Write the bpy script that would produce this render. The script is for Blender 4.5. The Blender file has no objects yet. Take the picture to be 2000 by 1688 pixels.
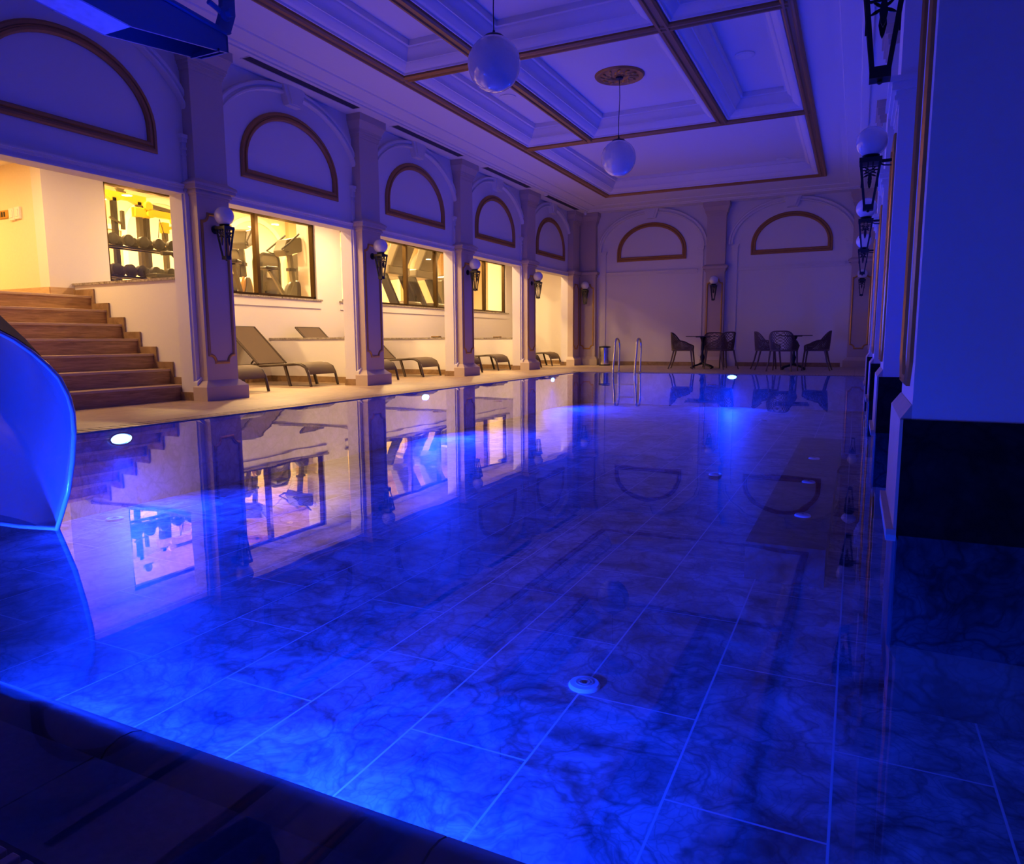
import bpy, bmesh, math, random
from mathutils import Vector, Matrix
random.seed(7)
PI = math.pi
SC = bpy.context.scene
COL = SC.collection

# ------------------------------------------------------------------ camera, world, exposure
cd = bpy.data.cameras.new('camera'); cam = bpy.data.objects.new('camera', cd); COL.objects.link(cam)
YAW, PITCH, ROLL, FPX = .4519, -.1293, -.0067, 1376.5
_F = Vector((-math.sin(YAW)*math.cos(PITCH), math.cos(YAW)*math.cos(PITCH), math.sin(PITCH)))
_R = Vector((math.cos(YAW), math.sin(YAW), 0)); _U = _R.cross(_F)
_R2 = _R*math.cos(ROLL)+_U*math.sin(ROLL); _U2 = _U*math.cos(ROLL)-_R*math.sin(ROLL)
cam.matrix_world = Matrix((( _R2.x, _U2.x, -_F.x, 0), (_R2.y, _U2.y, -_F.y, 0), (_R2.z, _U2.z, -_F.z, .68), (0, 0, 0, 1)))
cd.sensor_width = 36; cd.sensor_fit = 'HORIZONTAL'; cd.lens = 36*FPX/2000; cd.clip_start = .05
SC.camera = cam
w = bpy.data.worlds.new('world'); SC.world = w; w.use_nodes = True
w.node_tree.nodes['Background'].inputs[0].default_value = (0, 0, 0, 1)
w.node_tree.nodes['Background'].inputs[1].default_value = .3
SC.view_settings.view_transform = 'Standard'; SC.view_settings.look = 'None'
SC.view_settings.exposure = 0; SC.view_settings.gamma = 1; SC.view_settings.use_curve_mapping = False
SC.cycles.max_bounces = 10; SC.cycles.diffuse_bounces = 4; SC.cycles.transparent_max_bounces = 12
SC.cycles.caustics_reflective = False; SC.cycles.caustics_refractive = False
SC.cycles.use_light_tree = True; SC.cycles.sample_clamp_indirect = 4

WARM = (1, .62, .27); GYMC = (1, .68, .30); BLUE = (.004, .034, 1)
P_ALCOVE, P_HALL, P_GYM = 44, 80, 340      # watts of the warm lamps
P_POOL_UP, P_POOL_FLOOR = 170, 2100           # watts of the blue pool lamps

def lamp(name, kind, loc, power, color, parent=None, size=.3, size_y=None, rot=None, spot=None, blend=.5, spread=None):
    l = bpy.data.lights.new(name, kind); l.energy = power; l.color = color
    if kind == 'AREA':
        l.shape = 'RECTANGLE' if size_y else 'DISK'; l.size = size
        if size_y: l.size_y = size_y
        if spread: l.spread = spread
    else: l.shadow_soft_size = size
    if kind == 'SPOT': l.spot_size = spot; l.spot_blend = blend
    o = bpy.data.objects.new(name, l); COL.objects.link(o); o.location = loc
    if rot is not None: o.rotation_euler = rot
    if parent: o.parent = parent
    return o
def aim(d): return Vector(d).to_track_quat('-Z', 'Y').to_euler()

# ------------------------------------------------------------------ materials
M = {}
def newmat(name):
    m = bpy.data.materials.new(name); m.use_nodes = True; M[name] = m
    nt = m.node_tree; return m, nt, nt.nodes['Principled BSDF']
def mat(name, col, rough=.6, metal=0, bump=0, bscale=40, coat=0, vary=0, spec=.5, **kw):
    m, nt, b = newmat(name)
    b.inputs['Base Color'].default_value = (*col, 1); b.inputs['Roughness'].default_value = rough
    b.inputs['Metallic'].default_value = metal; b.inputs['Coat Weight'].default_value = coat
    b.inputs['Specular IOR Level'].default_value = spec
    N = nt.nodes.new; L = nt.links.new
    tc = N('ShaderNodeTexCoord'); n = N('ShaderNodeTexNoise'); n.inputs['Scale'].default_value = bscale
    n.inputs['Detail'].default_value = 5; L(tc.outputs['Object'], n.inputs['Vector'])
    mx = N('ShaderNodeMix'); mx.data_type = 'RGBA'; v = vary or .06
    mx.inputs['A'].default_value = (*[max(0, c*(1-v)) for c in col], 1); mx.inputs['B'].default_value = (*[min(1, c*(1+v)) for c in col], 1)
    L(n.outputs['Fac'], mx.inputs['Factor']); L(mx.outputs['Result'], b.inputs['Base Color'])
    if bump:
        bp = N('ShaderNodeBump'); bp.inputs['Strength'].default_value = bump; bp.inputs['Distance'].default_value = .004
        L(n.outputs['Fac'], bp.inputs['Height']); L(bp.outputs['Normal'], b.inputs['Normal'])
    return m
mat('plaster', (.78, .74, .70), .75, bump=.15, bscale=60, vary=.02)
mat('ceiling_paint', (.78, .74, .72), .7, vary=.02)
mat('column_paint', (.58, .46, .36), .7, bump=.15, bscale=90, vary=.03)
mat('gold_trim', (.40, .19, .04), .45, .3, vary=.12, bscale=30)
mat('gold_line', (.55, .30, .06), .35, .5, vary=.12, bscale=30)
mat('iron', (.006, .006, .007), .38, spec=.6)
mat('opal_glass', (.74, .72, .72), .08, coat=1)
mat('cord', (.01, .01, .01), .6)
mat('bronze', (.075, .045, .015), .28, .75)
mat('chrome', (.75, .74, .72), .12, 1)
mat('lounger_fabric', (.11, .072, .045), .7, bump=.5, bscale=400)
mat('lounger_frame', (.06, .04, .028), .5)
mat('chair_resin', (.13, .08, .055), .5)
mat('table_top', (.05, .035, .03), .35)
mat('gelcoat', (.72, .74, .78), .16, coat=.7)
mat('slide_outer', (.004, .012, .025), .7, spec=.1)
mat('caustic_paint', (.35, .42, .6), .35, vary=.35, bscale=22)  # pale mottling imitates caustic light on the beam's underside
mat('painted_steel', (.08, .14, .3), .5, bump=.1)
mat('yellow_paint', (1, .70, .02), .4)
mat('gym_black', (.015, .014, .012), .35)
mat('gym_rubber', (.014, .012, .009), .55)
mat('gym_grey', (.085, .078, .05), .4)
mat('gym_light_grey', (.2, .18, .13), .4)
mat('gym_bronze', (.35, .2, .06), .4)
mat('kiosk_face', (.05, .04, .025), .25)
mat('white_plastic', (.8, .78, .74), .4)
mat('vent_metal', (.045, .04, .06), .5)
mat('cream', (.82, .7, .5), .75)
mat('cream_dark', (.62, .45, .24), .75)
mat('plinth_light', (.55, .45, .38), .5, bscale=14, vary=.15)
mat('near_deck', (.32, .2, .17), .5, bump=.4, bscale=60, vary=.25)
mat('near_coping', (.25, .2, .2), .5, bump=.6, bscale=18, vary=.25)
mat('grate_plastic', (.3, .22, .22), .6, vary=.1)
mat('inlet_plastic', (.8, .78, .8), .4)
def emis(name, col, s):
    m, nt, b = newmat(name); b.inputs['Base Color'].default_value = (*col, 1)
    b.inputs['Emission Color'].default_value = (*col, 1); b.inputs['Emission Strength'].default_value = s
emis('lamp_warm', (1, .75, .42), 14); emis('lamp_hot', (1, .8, .5), 35); emis('lamp_blue', (.14, .3, 1), 40)

def stone(name, c1, c2, scale=(1, 1, 1), rough=.5, tile=None, grout=(.3, .3, .3), swap=False, veins=0, bump=.2, ns=6, mortar=.004, spec=.5):
    """veined stone, optionally cut in tiles (tile = (length, width))"""
    m, nt, b = newmat(name); N = nt.nodes.new; L = nt.links.new
    tc = N('ShaderNodeTexCoord'); mp = N('ShaderNodeMapping'); mp.inputs['Scale'].default_value = scale
    L(tc.outputs['Object'], mp.inputs['Vector'])
    n = N('ShaderNodeTexNoise'); n.inputs['Scale'].default_value = ns; n.inputs['Detail'].default_value = 9; n.inputs['Roughness'].default_value = .65
    n.inputs['Distortion'].default_value = .6; L(mp.outputs[0], n.inputs['Vector'])
    r = N('ShaderNodeValToRGB'); r.color_ramp.elements[0].position = .32; r.color_ramp.elements[1].position = .68
    r.color_ramp.elements[0].color = (*c1, 1); r.color_ramp.elements[1].color = (*c2, 1); L(n.outputs['Fac'], r.inputs[0])
    out = r.outputs[0]
    if veins:
        n2 = N('ShaderNodeTexNoise'); n2.inputs['Scale'].default_value = 2.2; n2.inputs['Detail'].default_value = 4; L(tc.outputs['Object'], n2.inputs['Vector'])
        ad = N('ShaderNodeVectorMath'); ad.operation = 'MULTIPLY_ADD'; ad.inputs[1].default_value = (.9, .9, .9)
        L(n2.outputs['Color'], ad.inputs[0]); L(tc.outputs['Object'], ad.inputs[2])
        vo = N('ShaderNodeTexVoronoi'); vo.feature = 'DISTANCE_TO_EDGE'; vo.inputs['Scale'].default_value = 4.5; L(ad.outputs[0], vo.inputs['Vector'])
        vr = N('ShaderNodeValToRGB'); vr.color_ramp.elements[0].position = .0; vr.color_ramp.elements[1].position = .09
        vr.color_ramp.elements[0].color = (1-veins, 1-veins, 1-veins, 1); L(vo.outputs['Distance'], vr.inputs[0])
        vo2 = N('ShaderNodeTexVoronoi'); vo2.feature = 'DISTANCE_TO_EDGE'; vo2.inputs['Scale'].default_value = 17; L(ad.outputs[0], vo2.inputs['Vector'])
        vr2 = N('ShaderNodeValToRGB'); vr2.color_ramp.elements[1].position = .12
        vr2.color_ramp.elements[0].color = (1-veins*.6,)*3+(1,); L(vo2.outputs['Distance'], vr2.inputs[0])
        for s in (vr.outputs[0], vr2.outputs[0]):
            mx = N('ShaderNodeMix'); mx.data_type = 'RGBA'; mx.blend_type = 'MULTIPLY'; mx.inputs['Factor'].default_value = 1
            L(out, mx.inputs['A']); L(s, mx.inputs['B']); out = mx.outputs['Result']
    if tile:
        sx = N('ShaderNodeSeparateXYZ'); L(tc.outputs['Object'], sx.inputs[0]); cx = N('ShaderNodeCombineXYZ')
        L(sx.outputs['Y' if swap else 'X'], cx.inputs['X']); L(sx.outputs['X' if swap else 'Y'], cx.inputs['Y'])
        bt = N('ShaderNodeTexBrick'); bt.inputs['Scale'].default_value = 1; bt.inputs['Brick Width'].default_value = tile[0]
        bt.inputs['Row Height'].default_value = tile[1]; bt.inputs['Mortar Size'].default_value = mortar; bt.inputs['Mortar Smooth'].default_value = .3
        bt.inputs['Color1'].default_value = (.86, .86, .86, 1); bt.inputs['Color2'].default_value = (1, 1, 1, 1); bt.inputs['Mortar'].default_value = (0, 0, 0, 1)
        L(cx.outputs[0], bt.inputs['Vector'])
        mu = N('ShaderNodeMix'); mu.data_type = 'RGBA'; mu.blend_type = 'MULTIPLY'; mu.inputs['Factor'].default_value = 1
        L(out, mu.inputs['A']); L(bt.outputs['Color'], mu.inputs['B'])
        mg = N('ShaderNodeMix'); mg.data_type = 'RGBA'; L(bt.outputs['Fac'], mg.inputs['Factor']); L(mu.outputs['Result'], mg.inputs['A'])
        mg.inputs['B'].default_value = (*grout, 1); out = mg.outputs['Result']
    L(out, b.inputs['Base Color']); b.inputs['Roughness'].default_value = rough; b.inputs['Specular IOR Level'].default_value = spec
    if bump:
        bp = N('ShaderNodeBump'); bp.inputs['Strength'].default_value = bump; bp.inputs['Distance'].default_value = .003
        L(n.outputs['Fac'], bp.inputs['Height']); L(bp.outputs['Normal'], b.inputs['Normal'])
stone('travertine_tread', (.46, .31, .18), (.62, .45, .28), (1.2, .5, 8), .4)
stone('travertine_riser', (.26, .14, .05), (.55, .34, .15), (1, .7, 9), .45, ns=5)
stone('deck_tile', (.38, .26, .16), (.56, .41, .27), (5, .7, 1), .45, (1.2, .6), (.25, .17, .11), swap=True)
stone('skirting_marble', (.2, .12, .06), (.42, .27, .14), (1, 1, 1), .35)
stone('granite_cap', (.10, .085, .07), (.55, .47, .38), (1, 1, 1), .3, ns=28)
stone('pool_stone', (.06, .06, .07), (.62, .62, .64), (1, 1, 1), .55, (.95, .44), (.62, .62, .64), swap=True, veins=.45, ns=3.4, mortar=.0045, spec=.2)  # marble mottling whose pale blotches also stand in for caustic light
stone('bench_stone_shaded', (.02, .02, .025), (.2, .2, .21), (1, 1, 1), .55, veins=.5, ns=3, spec=.1)  # pool stone darkened, underwater shade on the bench put into the colour
stone('pier_stone_shaded', (.015, .015, .02), (.11, .11, .12), (1, 1, 1), .55, veins=.5, ns=3, spec=.1)  # darker copy of the pool stone, dimness of the submerged piers painted in
stone('pool_wall_stone', (.25, .25, .28), (.6, .6, .62), (1, 1, 1), .55, veins=.3, spec=.2)
stone('dark_granite', (.006, .006, .006), (.022, .02, .02), (1, 1, 1), .5, veins=.5, spec=.1)

def water_mat():
    m = bpy.data.materials.new('water'); m.use_nodes = True; M['water'] = m; nt = m.node_tree; nt.nodes.clear()
    N = nt.nodes.new; L = nt.links.new
    tc = N('ShaderNodeTexCoord'); n = N('ShaderNodeTexNoise'); n.inputs['Scale'].default_value = 1.6; n.inputs['Detail'].default_value = 2
    L(tc.outputs['Object'], n.inputs['Vector'])
    b = N('ShaderNodeBump'); b.inputs['Strength'].default_value = .09; b.inputs['Distance'].default_value = .012; L(n.outputs['Fac'], b.inputs['Height'])
    f = N('ShaderNodeFresnel'); f.inputs['IOR'].default_value = 1.52
    t = N('ShaderNodeBsdfTransparent'); t.inputs[0].default_value = (.62, .82, 1, 1); g = N('ShaderNodeBsdfGlossy'); g.inputs['Roughness'].default_value = .012
    L(b.outputs[0], g.inputs['Normal']); x = N('ShaderNodeMixShader'); L(f.outputs[0], x.inputs[0]); L(t.outputs[0], x.inputs[1]); L(g.outputs[0], x.inputs[2])
    o = N('ShaderNodeOutputMaterial'); L(x.outputs[0], o.inputs[0])
water_mat()
def pane_mat():
    m = bpy.data.materials.new('pane'); m.use_nodes = True; M['pane'] = m; nt = m.node_tree; nt.nodes.clear()
    N = nt.nodes.new; L = nt.links.new; f = N('ShaderNodeFresnel'); ge = N('ShaderNodeNewGeometry'); io = N('ShaderNodeMath'); io.operation = 'MULTIPLY_ADD'
    io.inputs[1].default_value = 1/1.45-1.45; io.inputs[2].default_value = 1.45; L(ge.outputs['Backfacing'], io.inputs[0]); L(io.outputs[0], f.inputs['IOR'])   # same reflectance on both faces of the pane
    t = N('ShaderNodeBsdfTransparent'); t.inputs[0].default_value = (.95, .93, .88, 1); g = N('ShaderNodeBsdfGlossy'); g.inputs['Roughness'].default_value = .01
    x = N('ShaderNodeMixShader'); L(f.outputs[0], x.inputs[0]); L(t.outputs[0], x.inputs[1]); L(g.outputs[0], x.inputs[2])
    o = N('ShaderNodeOutputMaterial'); L(x.outputs[0], o.inputs[0])
pane_mat()

# ------------------------------------------------------------------ mesh helpers
class MB:
    def __init__(s): s.v = []; s.f = []
    def add(s, vs, fs):
        n = len(s.v); s.v += [Vector(v) for v in vs]; s.f += [tuple(i+n for i in f) for f in fs]; return s
    def box(s, x0, x1, y0, y1, z0, z1):
        return s.add([(x0,y0,z0),(x1,y0,z0),(x1,y1,z0),(x0,y1,z0),(x0,y0,z1),(x1,y0,z1),(x1,y1,z1),(x0,y1,z1)],
                     [(3,2,1,0),(4,5,6,7),(0,1,5,4),(1,2,6,5),(2,3,7,6),(3,0,4,7)])
    def frustum(s, a, z0, b, z1):   # a, b = (x0,x1,y0,y1)
        return s.add([(a[0],a[2],z0),(a[1],a[2],z0),(a[1],a[3],z0),(a[0],a[3],z0),(b[0],b[2],z1),(b[1],b[2],z1),(b[1],b[3],z1),(b[0],b[3],z1)],
                     [(3,2,1,0),(4,5,6,7),(0,1,5,4),(1,2,6,5),(2,3,7,6),(3,0,4,7)])
    def bar(s, p, q, wd, ht, up=(0,0,1)):
        p = Vector(p); q = Vector(q); d = (q-p).normalized(); u = Vector(up)
        if abs(d.dot(u)) > .98: u = Vector((1,0,0))
        r = d.cross(u).normalized()*wd/2; t = r.cross(d).normalized()*ht/2
        vs = [p-r-t, p+r-t, p+r+t, p-r+t, q-r-t, q+r-t, q+r+t, q-r+t]
        return s.add(vs, [(3,2,1,0),(4,5,6,7),(0,1,5,4),(1,2,6,5),(2,3,7,6),(3,0,4,7)])
    def prism(s, pts, mp, h0, h1):   # polygon pts (a,b) mapped by mp(a,b,h)
        n = len(pts); vs = [mp(a, b, h0) for a, b in pts]+[mp(a, b, h1) for a, b in pts]
        return s.add(vs, [tuple(range(n))[::-1], tuple(range(n, 2*n))]+[(i, (i+1) % n, n+(i+1) % n, n+i) for i in range(n)])
    def lathe(s, prof, c=(0,0,0), n=24, axis='Z'):
        vs = []; c = Vector(c)
        for r, z in prof:
            for k in range(n):
                a = 2*PI*k/n; p = (r*math.cos(a), r*math.sin(a), z)
                if axis == 'X': p = (z, p[0], p[1])
                if axis == 'Y': p = (p[0], z, p[1])
                vs.append(c+Vector(p))
        fs = [(i*n+k, i*n+(k+1) % n, (i+1)*n+(k+1) % n, (i+1)*n+k) for i in range(len(prof)-1) for k in range(n)]
        fs += [tuple(range(n))[::-1], tuple(range((len(prof)-1)*n, len(prof)*n))]
        return s.add(vs, fs)
    def ball(s, c, r, n=24, sz=1):
        return s.lathe([(max(r*math.sin(PI*i/(n//2)), 1e-4), -r*sz*math.cos(PI*i/(n//2))) for i in range(n//2+1)], c, n)
    def tube(s, pts, r, n=8, closed=False):
        pts = [Vector(p) for p in pts]; m = len(pts); rs = r if isinstance(r, (list, tuple)) else [r]*m; vs = []; pr = None
        for i, p in enumerate(pts):
            a = pts[(i-1) % m] if (closed or i) else p; b = pts[(i+1) % m] if (closed or i < m-1) else p
            d = (b-a).normalized()
            if pr is None:
                u = Vector((0,0,1)) if abs(d.z) < .9 else Vector((1,0,0)); pr = d.cross(u).normalized()
            else: pr = (pr-d*pr.dot(d)).normalized()
            q = d.cross(pr)
            vs += [p+(pr*math.cos(2*PI*k/n)+q*math.sin(2*PI*k/n))*rs[i] for k in range(n)]
        fs = [(i*n+k, i*n+(k+1) % n, ((i+1) % m)*n+(k+1) % n, ((i+1) % m)*n+k) for i in range(m if closed else m-1) for k in range(n)]
        if not closed: fs += [tuple(range(n))[::-1], tuple(range((m-1)*n, m*n))]
        return s.add(vs, fs)
    def sweep(s, path, prof, mp, closed=True, caps=True):
        """path: 2D points; prof: (offset along the in-plane normal, height); mp(a, b, h) -> 3D"""
        P = [Vector(p) for p in path]; m = len(P); k = len(prof); vs = []
        for i, p in enumerate(P):
            a = P[(i-1) % m] if (closed or i) else None; b = P[(i+1) % m] if (closed or i < m-1) else None
            d1 = (p-a).normalized() if a is not None else (b-p).normalized(); d2 = (b-p).normalized() if b is not None else d1
            n1 = Vector((-d1.y, d1.x)); n2 = Vector((-d2.y, d2.x)); n = n1+n2
            n = n/max(n.dot(n1), .2)
            vs += [mp(p.x+n.x*u, p.y+n.y*u, h) for u, h in prof]
        fs = [(i*k+j, i*k+(j+1) % k, ((i+1) % m)*k+(j+1) % k, ((i+1) % m)*k+j) for i in range(m if closed else m-1) for j in range(k)]
        if not closed and caps: fs += [tuple(range(k))[::-1], tuple(range((m-1)*k, m*k))]
        return s.add(vs, fs)
    def moved(s, mat4):
        s.v = [mat4 @ v for v in s.v]; return s
    def build(s, name, m, parent=None, smooth=35, bevel=0, kind=None, label=None):
        me = bpy.data.meshes.new(name); me.from_pydata([tuple(v) for v in s.v], [], s.f)
        bm = bmesh.new(); bm.from_mesh(me); bmesh.ops.recalc_face_normals(bm, faces=bm.faces); bm.to_mesh(me); bm.free()
        me.materials.append(M[m])
        if smooth: me.shade_smooth(); me.set_sharp_from_angle(angle=math.radians(smooth))
        o = bpy.data.objects.new(name, me); COL.objects.link(o)
        if parent: o.parent = parent
        if bevel:
            b = o.modifiers.new('b', 'BEVEL'); b.width = bevel; b.segments = 2; b.limit_method = 'ANGLE'
        if kind: o['kind'] = kind
        if label: o['label'] = label
        return o
def tag(o, label, cat, group=None, kind=None):
    o['label'] = label; o['category'] = cat
    if group: o['group'] = group
    if kind: o['kind'] = kind
    return o
def thing(name, label, cat, loc=(0,0,0), rz=0, group=None):
    o = bpy.data.objects.new(name, None); COL.objects.link(o); o.location = loc; o.rotation_euler = (0, 0, rz); o.empty_display_size = .1
    return tag(o, label, cat, group)
def dup(root, loc, rz, label, group=None):
    r = root.copy(); COL.objects.link(r); r.location = loc; r.rotation_euler = (0, 0, rz); r['label'] = label
    if group: r['group'] = group
    for ch in list(root.children):
        c = ch.copy(); COL.objects.link(c); c.parent = r
        for g in list(ch.children):
            d = g.copy(); COL.objects.link(d); d.parent = c
    return r
XY = lambda a, b, h: Vector((a, b, h))
def arc(cx, cy, rx, ry, a0, a1, n): return [(cx+rx*math.cos(a0+(a1-a0)*i/n), cy+ry*math.sin(a0+(a1-a0)*i/n)) for i in range(n+1)]

# ------------------------------------------------------------------ dimensions (metres)
Y1, BAY = 6.12, 3.005
COLY = [Y1+BAY*k for k in range(5)]            # left columns
WX, WB = -6.97, 18.5                           # left arcade wall face, back wall face
PX0, PX1, PY0, PY1, PZ = -5.3, 1.3, .82, 14.3, -.65   # pool basin
AX = -9.2                                      # alcove back wall face
OPEN, HEAD = 1.2, 2.355                        # half width / top of the arcade openings
BAYC = [Y1+BAY*(k-.5) for k in range(5)]       # bay centres: 0 = stair bay
AE = 19.1                                      # alcove end wall

# ------------------------------------------------------------------ floors and pool basin
MB().box(-6.975, PX0-.22, .5, WB+.2, -.3, 0).box(PX0-.22, .6, PY1+.22, WB+.2, -.3, 0).build('floor', 'deck_tile', kind='structure')
b = MB().box(AX-.05, -6.975, 5.93, AE+.1, -.3, 0).box(-7.25, -6.975, 3.3, 5.93, -.3, 0)
b.build('floor', 'deck_tile', kind='structure')
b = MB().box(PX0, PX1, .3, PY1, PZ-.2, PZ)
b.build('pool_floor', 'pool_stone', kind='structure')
MB().box(PX0-.22, PX0, .5, PY1+.22, PZ-.2, -.012).build('pool_wall', 'pool_wall_stone', kind='structure')
MB().box(PX0, .6, PY1, PY1+.22, PZ-.2, -.012).build('pool_wall', 'pool_wall_stone', kind='structure')
# slotted overflow grates along the left and far edges
g = MB()
for i in range(int((PY1-.5)/.09)):
    y = .5+i*.09; g.box(PX0-.2, PX0-.02, y, y+.07, -.012, 0)
g.box(PX0-.21, PX0-.2, .5, PY1, -.012, 0).box(PX0-.02, PX0-.005, .5, PY1, -.012, 0)
tag(g.build('overflow_grate', 'deck_tile'), 'slotted stone overflow grate along the left edge of the pool', 'grate')
g = MB()
for i in range(int((5.7)/.05)):
    x = PX0+i*.05; g.box(x, x+.033, PY1+.02, PY1+.2, -.012, 0)
g.box(PX0, .4, PY1+.2, PY1+.21, -.012, 0).box(PX0, .4, PY1+.005, PY1+.02, -.012, 0)
tag(g.build('overflow_grate', 'deck_tile'), 'slotted stone overflow grate along the far edge of the pool below the tables', 'grate')
# near rim: coping with a rounded nose, tiled rim under a film of water
nose = [(.72, -.05), (.735, -.034), (.76, -.026), (.785, -.028), (.805, -.036), (.82, -.055), (.82, -.12), (.72, -.12)]
b = MB(); xs = [-6, -3.1, -2.45, -1.8, -1.16, -.5, .12, .75, 1.3]
for a, c in zip(xs, xs[1:]): b.prism(nose, lambda p, q, h: Vector((h, p, q)), a+.002, c-.002)
b.build('near_coping', 'near_coping', kind='structure')
b = MB()
for a, c in zip(xs, xs[1:]): b.box(a+.002, c-.002, .5, .712, -.12, -.036)
b.box(-6, PX1, .5, .82, -.3, -.06)
b.build('near_rim_tiles', 'near_deck', kind='structure')
MB().box(-6, PX1, .3, .815, PZ-.2, -.1).build('pool_wall', 'pool_wall_stone', kind='structure')
MB().box(-6.975, PX1, -3, .14, -.3, 0).box(-6.975, -6, .14, .5, -.3, 0).box(-6, PX1, .14, .5, -.3, -.1).build('floor', 'near_deck', kind='structure')
# interlocking plastic grate
g = MB(); x = -6.0; k = 0
while x < 1.3:
    for j in range(6):
        y0 = .488-j*.058
        g.box(x, x+.017, y0-.054, y0, -.03, 0)
    for j in range(3):
        y0 = .46-(j*2+(k % 2))*.058
        g.box(x+.017, x+.030, y0-.04, y0, -.03, -.003)
    x += .030; k += 1
tag(g.build('rim_grate', 'grate_plastic', bevel=.002), 'mauve ribbed plastic overflow grate at the bottom left corner', 'grate')
wt = MB().add([(PX0-.02, .5, -.008), (PX1, .5, -.008), (PX1, PY1+.01, -.008), (PX0-.02, PY1+.01, -.008)], [(0, 1, 2, 3)])
wt.add([(-6, .5, -.008), (PX0-.02, .5, -.008), (PX0-.02, .9, -.008), (-6, .9, -.008)], [(0, 1, 2, 3)])
tag(wt.build('pool_water', 'water', smooth=0), 'still mirror-like blue lit water filling the swimming pool', 'water', kind='stuff')

# ------------------------------------------------------------------ left arcade wall
def wall_strip(b, y0, y1, z0, z1): b.box(WX-.2, WX, y0, y1, z0, z1)
b = MB()
edges = []
for k in range(5): edges += [BAYC[k]-OPEN, BAYC[k]+OPEN]
wall_strip(b, -3, edges[0], 0, HEAD)
for k in range(4): wall_strip(b, edges[2*k+1], edges[2*k+2], 0, HEAD)
wall_strip(b, edges[-1], AE, 0, HEAD)
wall_strip(b, -3, AE, HEAD, 4.3)
b.build('wall_left', 'plaster', kind='structure')
MB().box(-7.2, 1.5, WB, WB+.2, 0, 4.3).build('wall_back', 'plaster', kind='structure')
MB().box(PX1, PX1+.2, -3, WB+.2, PZ-.2, 4.3).build('wall_right', 'plaster', kind='structure')
MB().box(-7.2, PX1+.2, -3.2, -3, -.3, 4.3).build('wall_near', 'plaster', kind='structure')
MB().box(.6, PX1, PY1, WB, PZ, 0).build('floor', 'deck_tile', kind='structure')

# wall reliefs: mp maps (along, up, out)
def mpL(c): return lambda a, z, h: Vector((WX+h, c+a, z))
def mpB(c): return lambda a, z, h: Vector((c+a, WB-h, z))
LUN = [(-.86, 2.775), (.86, 2.775), (.86, 2.95)]+arc(0, 2.95, .86, .68, 0, PI, 28)[1:-1]+[(-.86, 2.95)]
def relief(mp, where, half, solid, gate):
    t = bpy.data.objects.new('trim_%d' % (30+gate), None); COL.objects.link(t); t['kind'] = 'structure'
    pr = [(0, 0), (0, .05), (.012, .062), (.045, .062), (.058, .04), (.075, .04), (.085, .07), (.105, .07), (.115, .055), (.115, 0)]
    path = arc(0, 3.0, half+.1, .92, 0, PI, 36)
    MB().sweep(path, [(u-.115, h) for u, h in pr], mp, closed=False).build('arch', 'plaster', t)
    for s in (-1, 1):
        x0, x1 = (half-.02, half+.1); z0 = 0 if solid else .1
        b = MB()
        P = lambda a, z, h: mp(a*s, z, h)
        def bx(a0, a1, z0, z1, h): b.prism([(a0, z0), (a1, z0), (a1, z1), (a0, z1)], P, 0, h)
        bx(x0, x1, .1, 2.84, .03); bx(x0-.01, x1+.01, 2.84, 2.87, .045); bx(x0, x1, 2.87, 2.92, .038); bx(x0-.015, x1+.015, 2.92, 2.96, .055); bx(x0-.03, x1+.02, 2.96, 3.0, .07)
        bx(x0-.01, x1+.01, 2.78, 2.795, .04)
        b.build('impost_pier', 'plaster', t)
        b = MB(); b.prism([(x0-.02, 0), (x1+.02, 0), (x1+.02, .22), ((x0+x1)/2, .28), (x0-.02, .22)], P, 0, .06); b.build('pier_foot', 'plaster', t)
    b = MB(); b.prism([(-.115, 3.78), (.115, 3.78), (.2, 4.02), (-.2, 4.02)], mp, 0, .1); b.prism([(-.07, 3.80), (.07, 3.80), (.14, 4.02), (-.14, 4.02)], mp, .1, .12)
    b.build('keystone', 'plaster', t)
    b = MB()
    hw = half-.03
    band = [(-hw, 2.36), (hw, 2.36)]
    for z0, z1, h in ((2.355, 2.375, .03), (2.375, 2.41, .02), (2.41, 2.435, .035), (2.435, 2.455, .05)):
        b.prism([(-hw, z0), (hw, z0), (hw, z1), (-hw, z1)], mp, 0, h)
    b.build('lintel_moulding', 'plaster', t)
    f = MB().sweep(LUN, [(-.055, 0), (-.055, .018), (-.038, .032), (-.014, .032), (-.006, .02), (.006, .02), (.014, .038), (.038, .038), (.055, .02), (.055, 0)], mp)
    tag(f.build('lunette_frame', 'gold_trim'), 'dark gold half-round panel frame ' + where, 'moulding', 'gold half-round frames on the walls')
wn = ['above the staircase opening', 'on the second bay, above the exercise bikes', 'on the third bay, above the treadmills', 'on the fourth bay of the left wall', 'on the last bay of the left wall']
for k in range(5): relief(mpL(BAYC[k]), wn[k], 1.24, False, k)
relief(mpB(-4.918), 'on the back wall behind the left table', 1.24, True, 5)
relief(mpB(-1.52), 'on the back wall behind the right table', 1.24, True, 6)
# jamb skirtings and back wall skirting
b = MB()
for e in edges[1:]:
    s = 1 if (edges.index(e) % 2) else -1
    y0, y1 = (e-.012, e+.06) if s > 0 else (e-.06, e+.012)
    b.box(WX-.215, WX+.012, y0, y1, 0, .1)
b.build('trim_1', 'skirting_marble', kind='structure')
b = MB().box(-6.35, -3.65, WB-.015, WB, 0, .1).box(-2.85, -.2, WB-.015, WB, 0, .1)
b.build('baseboard_back', 'skirting_marble', kind='structure')

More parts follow.
